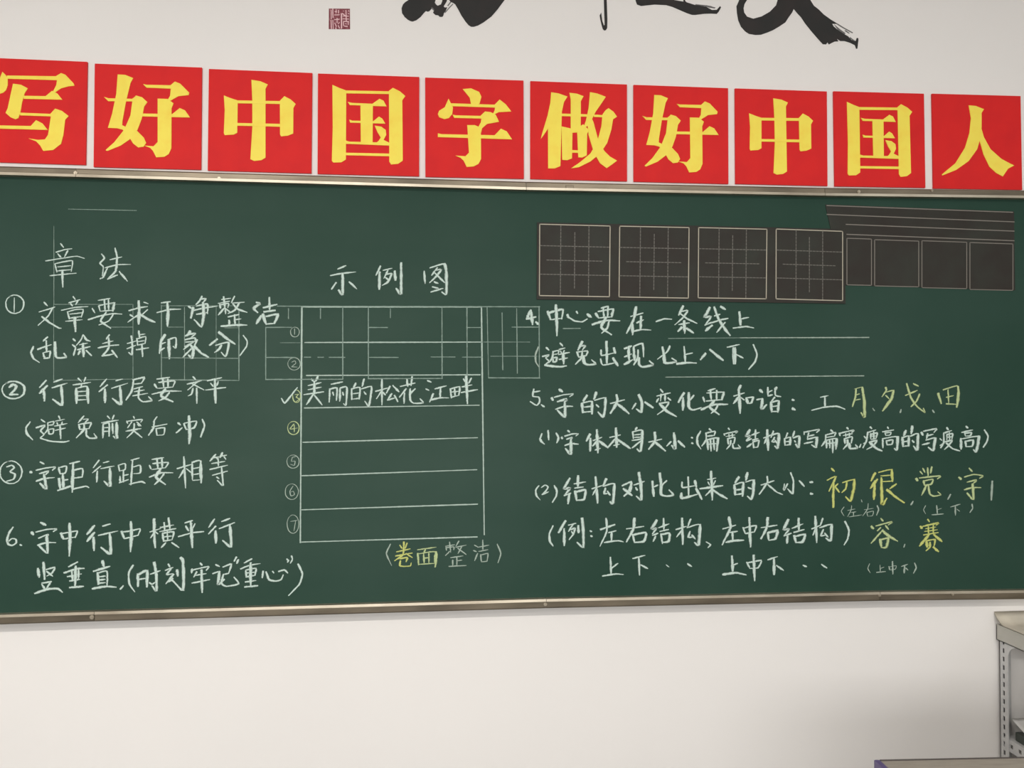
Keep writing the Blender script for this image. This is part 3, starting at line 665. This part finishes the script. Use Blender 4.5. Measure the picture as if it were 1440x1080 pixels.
quad('backing', m_sheet, s1, [(755.5, 312.5), (1188.5, 322), (1189, 427), (754.8, 421)], y2f+.001, y3f)
SQ = [((759, 315.2), (858, 317.8), (857, 417.3), (758.5, 415.6)), ((871.5, 318), (969, 320), (968, 419.2), (870.5, 417.5)),
      ((982.5, 320), (1078.5, 322.3), (1077.5, 420.2), (981.8, 418.8)), ((1091.5, 322), (1185, 325.3), (1185, 422.8), (1091.3, 420.3))]
def lerp(a, b, t): return (a[0]+(b[0]-a[0])*t, a[1]+(b[1]-a[1])*t)
for q in SQ:
    L = [(*q[i], *q[(i+1) % 4]) for i in range(4)]
    fr = lines_mesh('grid_square', m_sheetline, s1, L, y3f-.0003, 1.2)
    D = []
    for t in (0.30, 0.5, 0.70):
        for A, B in ((lerp(q[0], q[1], t), lerp(q[3], q[2], t)), (lerp(q[0], q[3], t), lerp(q[1], q[2], t))):
            n = 20
            for k in range(n):
                if t == .5 and k in (0, 1, 18, 19): continue
                a, b = lerp(A, B, (k+.12)/n), lerp(A, B, (k+.72)/n); D.append((*a, *b))
    lines_mesh('dashed_lines', m_sheetdim, fr, D, y3f-.0003, 1.2)

# ------------------------------------------------------------------ red placards
PL = [((-33.5, 80), (122, 87), (121, 233), (-35, 226)), ((132, 88), (284, 96), (282.5, 238.5), (132.5, 235)), ((293, 96.2), (439, 103), (438, 244), (292.5, 239.5)),
      ((447, 103), (589.5, 108.3), (589.5, 247.8), (446.5, 244.5)), ((598, 109), (736.5, 113), (736.5, 251), (598, 249)), ((745.7, 114), (882, 118.5), (881.8, 255), (745.7, 251.5)),
      ((891, 119), (1024, 124), (1024.5, 258.5), (891, 255.5)), ((1033.8, 124.3), (1163, 128.3), (1163.8, 261.3), (1034, 258.7)),
      ((1172.3, 128.8), (1300, 131), (1301, 264), (1173.8, 262)), ((1311, 131.5), (1435, 135), (1438, 267), (1312.5, 265))]
GL = {
'写': (0, (0, 60, 4), ["15,165 35,185 45,205 45,240 35,268 20,282 -10,292 -40,280 -48,262 -38,240 -5,215 5,190",
  "40,186 315,190 345,172 370,182 415,230 420,243 385,247 345,258 305,285 300,275 318,240 322,212 40,204",
  "75,232 120,238 158,258 140,285 125,340 116,395 105,425 88,432 60,420 33,396 45,370 60,300",
  "135,300 258,302 295,272 325,288 352,322 135,317",
  "115,395 285,402 312,372 350,385 388,414 368,435 358,520 345,570 300,605 245,610 228,580 205,556 163,540 215,548 255,545 272,520 288,416 115,410",
  "-95,465 175,470 205,437 240,455 270,492 -95,482"]),
'好': (1, (0, 60, 4), ["663,180 705,182 750,200 735,228 710,330 690,440 688,465 720,480 770,495 810,535 823,565 808,586 778,590 750,568 720,520 690,490 660,482 608,480 632,400 655,290",
  "765,298 800,308 830,335 812,360 798,430 775,490 730,545 680,580 605,610 595,605 645,560 700,490 735,410 745,335",
  "586,306 612,314 745,317 768,299 780,332 610,330", 
  "806,234 825,238 960,241 985,220 1015,232 1065,282 1062,296 1005,302 955,330 942,328 958,300 962,260 825,254",
  "888,316 945,318 977,342 966,370 965,595 950,628 925,643 880,646 862,610 845,592 812,580 865,584 888,560",
  "800,400 970,403 1012,369 1042,382 1070,422 800,416"]),
'中': (2, (280, 80, 4), ["295,130 345,138 387,156 374,180 374,568 350,582 310,586 289,576 300,400 300,250",
  "140,218 175,232 218,246 215,428 195,438 145,441 140,430 145,300", "455,248 480,222 515,240 544,266 531,288 530,432 500,444 462,448 456,438",
  "214,246 462,250 462,266 214,262", "214,373 458,378 458,394 214,388"]),
'国': (3, (280, 80, 4), ["750,158 790,176 828,190 826,578 800,594 755,595 747,585 752,400", "1068,192 1090,175 1130,195 1160,221 1143,245 1146,584 1120,602 1080,606 1070,590",
  "825,190 1072,195 1072,210 825,206", "822,540 1070,545 1070,560 822,554", "836,254 860,260 975,265 1015,237 1038,248 1055,280 848,272",
  "908,268 978,272 976,488 910,484", "845,354 862,360 980,363 1012,337 1030,348 1048,377 850,371", "826,472 845,478 1000,482 1025,462 1070,484 1070,500 826,490",
  "988,388 1025,394 1050,412 1053,440 1038,468 1060,484 1004,484 1022,455 1004,425"]),
'字': (4, (580, 90, 4), ["283,142 330,138 375,158 388,185 378,222 362,234 330,228 322,190", "203,196 216,222 228,245 224,282 205,305 180,311 150,300 143,282 150,264 182,244",
  "215,222 462,230 490,201 525,228 556,268 520,270 485,272 448,290 462,262 464,246 215,238", "226,286 245,290 382,293 408,268 440,272 468,286 487,326 455,332 420,338 385,368 368,360 384,330 388,308 235,304",
  "308,345 350,345 392,362 385,390 386,535 372,562 345,577 305,580 288,545 270,528 242,516 298,520 318,500", "143,391 165,396 462,402 497,365 530,380 560,425 143,412"]),
'做': (5, (580, 90, 4), ["780,160 820,166 872,184 852,215 840,270 832,575 800,588 763,588 762,365 735,405 722,422 728,395 760,290 775,220",
  "883,163 925,168 962,182 947,210 946,385 890,388 890,200", "830,280 985,284 1000,268 1010,298 830,294", "838,352 900,366 897,532 870,542 842,540",
  "925,362 960,340 992,372 982,395 980,515 955,527 932,526", "895,364 940,364 940,379 895,379", "895,485 935,487 935,501 895,500",
  "998,160 1040,168 1087,186 1068,215 1030,270 1005,320 985,350 960,362 975,320 990,250", "1020,286 1070,289 1070,301 1020,299",
  "1068,286 1085,262 1102,250 1130,270 1150,298 1128,312 1118,370 1095,445 1055,505 1000,550 935,582 892,588 940,555 1000,505 1040,435 1062,350",
  "1005,300 1018,330 1042,420 1078,490 1110,522 1150,545 1128,562 1092,587 1055,560 1020,500 990,400 985,345"]),
'人': (9, (1140, 110, 4.8), ["1065,184 1112,188 1168,210 1152,235 1152,330 1145,400 1122,480 1065,560 980,620 888,657 884,650 975,575 1040,470 1070,370 1080,270",
  "1146,325 1168,400 1212,480 1285,545 1340,575 1372,590 1330,612 1295,664 1250,640 1205,598 1165,515 1138,420"]),
}
ORDER = '写好中国字做好中国人'
YP = -0.0065
def frame_of(q):
    P = [at(u, v, YP) for u, v in q]
    c = sum(P, Vector())/4
    ex = ((P[1]-P[0])+(P[2]-P[3]))/2; ez = ((P[0]-P[3])+(P[1]-P[2]))/2
    w = ex.length; h = ez.length; ang = (math.atan2(ex.z, ex.x)+math.atan2(-ez.x, ez.z))/2
    return c, w, h, ang
FR = [frame_of(q) for q in PL]
def glyph(ch):
    i, (ox, oy, sc), polys = GL[ch]
    c, w, h, a = FR[i]; ca, sa = math.cos(-a), math.sin(-a); out = []
    for p in polys:
        pts = []
        for q in p.split():
            x, y = map(float, q.split(',')); X = at(ox+x/sc, oy+y/sc, YP)-c
            pts.append(((X.x*ca-X.z*sa)/w, (X.x*sa+X.z*ca)/h))
        out.append(pts)
    return out
LBL = ['leftmost, cut by the picture edge', 'second from left', 'third from left', 'fourth from left', 'fifth from left', 'sixth from left', 'fourth from right', 'third from right', 'second from right', 'rightmost']
for i, ch in enumerate(ORDER):
    c, w, h, a = FR[i]
    t = thing('red_placard', (c.x, 0, c.z), 'red placard with yellow character %s, %s in the row' % (ch, LBL[i]), 'placard', 'red placards above the blackboard')
    t.rotation_euler = (0, -a, 0)
    mb = MB().box(c.x-w/2, c.x+w/2, YP, -0.0005, c.z-h/2, c.z+h/2, .0012); mb.make('red_card', m_red, t)
    g = MB()
    for k, pl in enumerate(glyph(ch)):
        g.prism([(c.x+x*w, c.z+z*h) for x, z in pl], YP+.0005, YP-.0016-.00012*k)
    g.make('yellow_character', m_yel, t)

# ------------------------------------------------------------------ brush calligraphy on the wall above
def brush(name, regs, m, parent, y0=-.0002, y1=-.0012):
    mb = MB()
    for k, ((ox, oy, sc), p) in enumerate(regs):
        pts = []
        for q in p.split():
            x, y = map(float, q.split(',')); P = at(ox+x/sc, oy+y/sc, y1); pts.append((P.x, P.z))
        mb.prism(pts, y0, y1-.00008*k)
    return mb.make(name, m, parent)
c = at(850, 30, 0)
cal = thing('wall_calligraphy', (c.x, 0, c.z), 'large black brush calligraphy with dark red seal on the wall above the placards', 'calligraphy')
A2, A3, A4 = (560, 0, 9), (820, 0, 6.857), (1020, 0, 6.857)
brush('brush_character', [(A2, "130,0 90,25 60,55 42,105 48,165 80,212 120,248 160,268 185,271 230,255 285,212 320,168 350,138 372,146 395,140 430,100 455,60 490,-60 520,-420 330,-620 300,-380 210,-120"),
  (A2, "455,20 478,55 500,72 540,55 555,20 570,-60 640,-80 612,20 575,80 590,95 620,92 600,140 578,165 572,195 560,212 525,212 505,192 470,188 440,160 452,135 425,95"),
  (A2, "700,38 722,55 760,120 800,195 850,270 890,318 925,338 955,338 1010,322 1080,282 1180,208 1260,115 1345,0 1420,-160 1480,-420 1300,-500 900,-380 720,-520 640,-420 620,-40 660,20")], m_ink, cal)
brush('dry_stroke', [(A2, "588,158 640,95 690,45 696,52 645,106 598,160"), (A2, "620,70 660,20 672,26 634,76"), (A2, "415,90 440,100 458,128 448,134 425,110")], m_inkdry, cal)
brush('brush_character', [(A3, "196,-700 240,-700 228,0 234,180 232,270 220,290 205,294 190,280 176,230 165,180 160,148 175,120 178,150 185,200 200,245 208,240 206,180 200,0")], m_ink, cal)
brush('brush_character', [(A3, "500,-60 508,10 520,42 560,57 620,50 690,43 800,48 860,65 930,95 1000,125 1050,142 1080,143 1170,132 1230,130 1290,133 1308,112 1330,72 1322,58 1306,75 1288,95 1240,95 1205,75 1180,60 1080,48 1000,22 985,10 978,-40 900,-300 860,-300 965,-40 968,15 880,0 850,-60 700,-80")], m_ink, cal)
brush('dry_stroke', [(A3, "1180,60 1215,72 1270,80 1278,72 1240,62 1190,54"), (A3, "1080,48 1180,56 1240,60 1190,50 1085,40")], m_inkdry, cal)
brush('brush_character', [(A4, "150,-40 130,10 108,60 112,120 125,195 152,258 190,300 228,326 290,336 345,334 400,315 460,290 520,255 580,215 612,165 645,120 660,85 690,122 730,165 770,225 830,300 890,370 940,425 972,428 985,408 1000,428 1030,412 1055,400 1090,398 1075,372 1110,395 1150,395 1205,412 1250,435 1262,470 1274,468 1284,385 1282,368 1268,365 1258,395 1215,385 1185,350 1150,330 1090,292 1045,255 1030,228 1085,230 1020,190 950,140 900,90 855,55 820,0 790,-120 880,-420 720,-640 620,-300 540,-140 505,0 490,50 430,112 350,158 270,180 210,160 182,120 176,80 185,40 215,-10 300,-120 240,-160")], m_ink, cal)
brush('dry_stroke', [(A4, "1085,228 1140,262 1230,312 1228,320 1130,268 1075,232"), (A4, "1050,235 1110,285 1160,320 1150,330 1090,292"), (A4, "1160,290 1200,320 1190,322 1150,296"), (A4, "1200,355 1250,392 1256,396 1240,396 1205,372")], m_inkdry, cal)
S1 = (440, 0, 8)
seal = brush('seal_stamp', [(S1, "180,96 416,98 418,328 178,326"), ], m_seal, cal)
sl = MB()
def sbar(x0, y0, x1, y1, w):
    a = at(440+x0/8, y0/8, -.0014); b = at(440+x1/8, y1/8, -.0014); d = Vector((b.x-a.x, b.z-a.z)).normalized(); n = Vector((-d.y, d.x))*w*.00215/16
    sl.prism([(a.x-n.x, a.z-n.y), (b.x-n.x, b.z-n.y), (b.x+n.x, b.z+n.y), (a.x+n.x, a.z+n.y)], -.0010, -.0014-.00002*random.random())
for l in ((206,110,206,215,9),(224,96,226,200,10),(204,225,208,326,10),(224,225,230,326,8),(245,130,270,130,9),(288,112,288,150,9),(240,168,300,166,9),(262,105,262,150,7),
          (240,222,300,215,9),(272,200,272,260,8),(245,255,265,300,9),(300,250,285,270,8),(285,285,300,320,9),(255,310,262,326,12),(322,150,322,322,13),(345,128,345,120,8),
          (330,150,372,185,11),(372,112,376,240,10),(395,120,410,126,9),(335,180,405,182,8),(335,212,408,214,8),(395,150,408,154,8),(342,240,405,242,10),(345,240,345,290,9),(398,244,398,280,9),(350,292,392,298,10),(362,265,378,270,8)):
    sbar(*l)
sl.make('seal_carving', m_sealw, seal)

# ------------------------------------------------------------------ steel rack at the lower right
pr = at(1405, 878, -0.01); XRk = pr.x; ZT = pr.z
def Zat(v): return at(1405, v, -0.01).z
D_, Wd = 0.40, 0.95
rk = thing('steel_rack', (XRk+Wd/2, -.21, 0), 'grey slotted-angle steel rack standing against the wall in the lower right corner', 'rack')
def post(x, sx, y, sy):
    """slotted angle post: flange along y with punched holes, flange along x"""
    mb = MB(); wv = .036; tk = .003; z0 = 0.012; z1 = ZT-.002
    # flange in the side plane (normal x) with real slots
    p = .0265; n = int((z1-z0)/p); xa_, xb_ = sorted((x, x+sx*tk)); ya, yb = sorted((y, y+sy*wv))
    ym, hw, hh = (ya+yb)/2, .0042, .0075
    mb.box(xa_, xb_, ya, ym-hw, z0, z1); mb.box(xa_, xb_, ym+hw, yb, z0, z1)
    for k in range(n+1):
        zc = z1-.022-k*p
        top = z1 if k == 0 else zc+p-hh
        mb.box(xa_, xb_, ym-hw, ym+hw, max(z0, zc+hh), max(top, zc+hh+.001))
        if zc < z0+.03: break
    xf0, xf1 = sorted((x, x+sx*wv)); yf0, yf1 = sorted((y, y+sy*tk))
    mb.box(xf0, xf1, yf0, yf1, z0, z1)
    o = mb.make('post', m_steel, rk)
    xi = x+sx*.0045; MB().box(min(xi, xi+sx*.002), max(xi, xi+sx*.002), ym-hw-.003, ym+hw+.003, z0+.02, z1-.01).make('slot_shade_strip', m_dark, o)  # added dark strip behind the slots, paints the shade seen through them
    MB().box(min(x, x+sx*wv)-.002, max(x, x+sx*wv)+.002, min(y, y+sy*wv)-.002, max(y, y+sy*wv)+.002, 0, .014, .003).make('foot', m_dark, o)
post(XRk, 1, -.01, -1); post(XRk, 1, -.01-D_, 1); post(XRk+Wd, -1, -.01, -1); post(XRk+Wd, -1, -.01-D_, 1)
def shelf(zt, hgt, slots=True, name='shelf'):
    mb = MB(); e_ = .006 if not slots else -.0035
    x0, x1, y0, y1 = XRk-e_, XRk+Wd+e_, -.012-D_-.006, -.012+.004
    y1 = -.006 if not slots else -.0135
    if slots: y0 = -.01-D_+.0035
    mb.box(x0, x1, y0, y1, zt-.003, zt)
    for a in ((x0, x1, y0, y0+.0025), (x0, x1, y1-.0025, y1)): mb.box(a[0], a[1], a[2], a[3], zt-hgt, zt-.003)
    for xx in (x0, x1-.0025):
        if not slots: mb.box(xx, xx+.0025, y0, y1, zt-hgt, zt-.003); continue
        zm = zt-hgt/2; r = .006
        mb.box(xx, xx+.0025, y0, y1, zm+r, zt-.003); mb.box(xx, xx+.0025, y0, y1, zt-hgt, zm-r)
        n = int((y1-y0)/.033); st = (y1-y0)/n
        for k in range(n):
            ya = y0+k*st; mb.box(xx, xx+.0025, ya, ya+st-2*r, zm-r, zm+r)
    if not slots: mb.box(x0, x0+.018, y0, y1, zt-hgt, zt-hgt+.0025)
    return mb.make(name, m_steel if slots else m_tray, rk)
shelf(ZT, ZT-Zat(900), False)
shelf(Zat(1033), .038); shelf(0.16, .036)
# corner braces of the top bay
for y, sy in ((-.048, -1), (-.01-D_+.038, 1)):
    mb = MB(); za = Zat(900); i = 0; n = 8; R_ = .05
    pts = [(y, za), (y+sy*R_, za)]+[(y+sy*R_*(1-math.sin(a*math.pi/2/n)), za-R_*(1-math.cos(a*math.pi/2/n))) for a in range(1, n+1)]
    v = [(XRk-.002, p[0], p[1]) for p in pts]+[(XRk+.001, p[0], p[1]) for p in pts]; N = len(pts)
    fc = [tuple(range(N)), tuple(range(2*N-1, N-1, -1))]+[((k+1) % N, k, N+k, N+(k+1) % N) for k in range(N)]
    obj('corner_brace', v, fc, m_steel, rk)
# things on the rack: curved sheets
def sheet(name, x0, x1, y0, y1, zf, m, thick, label, cat, nx=14, ny=16, rot=0, top=None):
    V = []; Fc = []
    for j in range(ny+1):
        for i in range(nx+1):
            a, b = i/nx, j/ny; V.append((x0+(x1-x0)*a, y0+(y1-y0)*b, zf(a, b)))
    n1 = len(V); V += [(x, y, z-thick) for x, y, z in V]
    q = lambda i, j: j*(nx+1)+i
    for j in range(ny):
        for i in range(nx):
            Fc.append((q(i, j), q(i+1, j), q(i+1, j+1), q(i, j+1))); Fc.append((n1+q(i, j+1), n1+q(i+1, j+1), n1+q(i+1, j), n1+q(i, j)))
    bd = [q(i, 0) for i in range(nx)]+[q(nx, j) for j in range(ny)]+[q(i, ny) for i in range(nx, 0, -1)]+[q(0, j) for j in range(ny, 0, -1)]
    for k in range(len(bd)):
        a, b = bd[k], bd[(k+1) % len(bd)]; Fc.append((b, a, n1+a, n1+b))
    o = obj(name, V, Fc, m, smooth=True); tag(o, label, cat); return o
z1 = ZT+.0075
sheet('cardboard_sheet', XRk-.011, XRk+.62, -.40, -.004, lambda a, b: z1+.030*max(0, (b-.90)/.10)**1.6+.003*math.sin(a*9)*max(0, b-.3)*0.3+.0015, m_card, .0055,
      'beige cardboard sheet on the rack top, back edge curled up against the wall', 'cardboard sheet', ny=30)
zs = Zat(1033)
MB().box(XRk+.016, XRk+.34, -.385, -.055, zs+.0006, zs+.027, .003).make('dark_folder', m_folder)
tag(bpy.data.objects['dark_folder'], 'dark green-grey folder lying under the curled paper on the rack shelf', 'folder')
sheet('paper_sheet', XRk+.012, XRk+.50, -.39, -.045, lambda a, b: zs+.0295+.004*math.sin(a*11)**2+.034*max(0, (b-.70)/.30)**1.3*(1-.6*a)+.012*max(0, (.7-b))*math.sin(a*6)**2, m_paper, .0015,
      'loose grey-white paper with a curled edge on the middle shelf of the rack', 'paper', nx=36, ny=30)

# ------------------------------------------------------------------ desk cut by the lower edge
ZD = 0.755
d = rt*((1229-720)/F)+up*((540-1069)/F)+fw; tt = (ZD-CAM.z)/d.z; pc = CAM+d*tt
d = rt*((1440-720)/F)+up*((540-1064.8)/F)+fw; tt = (ZD-CAM.z)/d.z; pc2 = CAM+d*tt
ang = math.atan2(pc2.y-pc.y, pc2.x-pc.x)
dk = thing('desk', (pc.x, pc.y, 0), 'beige laminate desk with purple plastic edging in front of the rack', 'desk')
dk.rotation_euler = (0, 0, ang)
X0, Y1 = pc.x, pc.y; DW, DD = 1.2, .55
MB().box(X0+.012, X0+DW-.012, Y1-DD+.004, Y1-.004, ZD-.022, ZD, .002).make('desk_top', m_desk, dk)
MB().box(X0, X0+.013, Y1-DD, Y1+.0015, ZD-.026, ZD+.001, .004).make('side_edging', m_purple, dk)
MB().box(X0+DW-.013, X0+DW, Y1-DD, Y1, ZD-.026, ZD+.001, .004).make('side_edging', m_purple, dk)
MB().box(X0+.013, X0+DW-.013, Y1-.005, Y1+.001, ZD-.024, ZD+.0008, .001).make('back_edging', m_edge, dk)
MB().box(X0+.013, X0+DW-.013, Y1-DD-.001, Y1-DD+.005, ZD-.024, ZD+.0008, .001).make('front_edging', m_purple, dk)
MB().box(X0+.05, X0+DW-.05, Y1-.05, Y1-.035, 0.03, ZD-.0225, .003).make('back_panel', m_desk, dk)
for sx in (0, 1):
    x = X0+.05+(DW-.1-.015)*sx; MB().box(x, x+.015, Y1-DD+.05, Y1-.0505, 0.03, ZD-.0225, .003).make('side_panel', m_desk, dk)
MB().box(X0+.0655, X0+DW-.0655, Y1-DD+.05, Y1-.051, ZD-.15, ZD-.0225, .003).make('drawer_box', m_leg, dk)
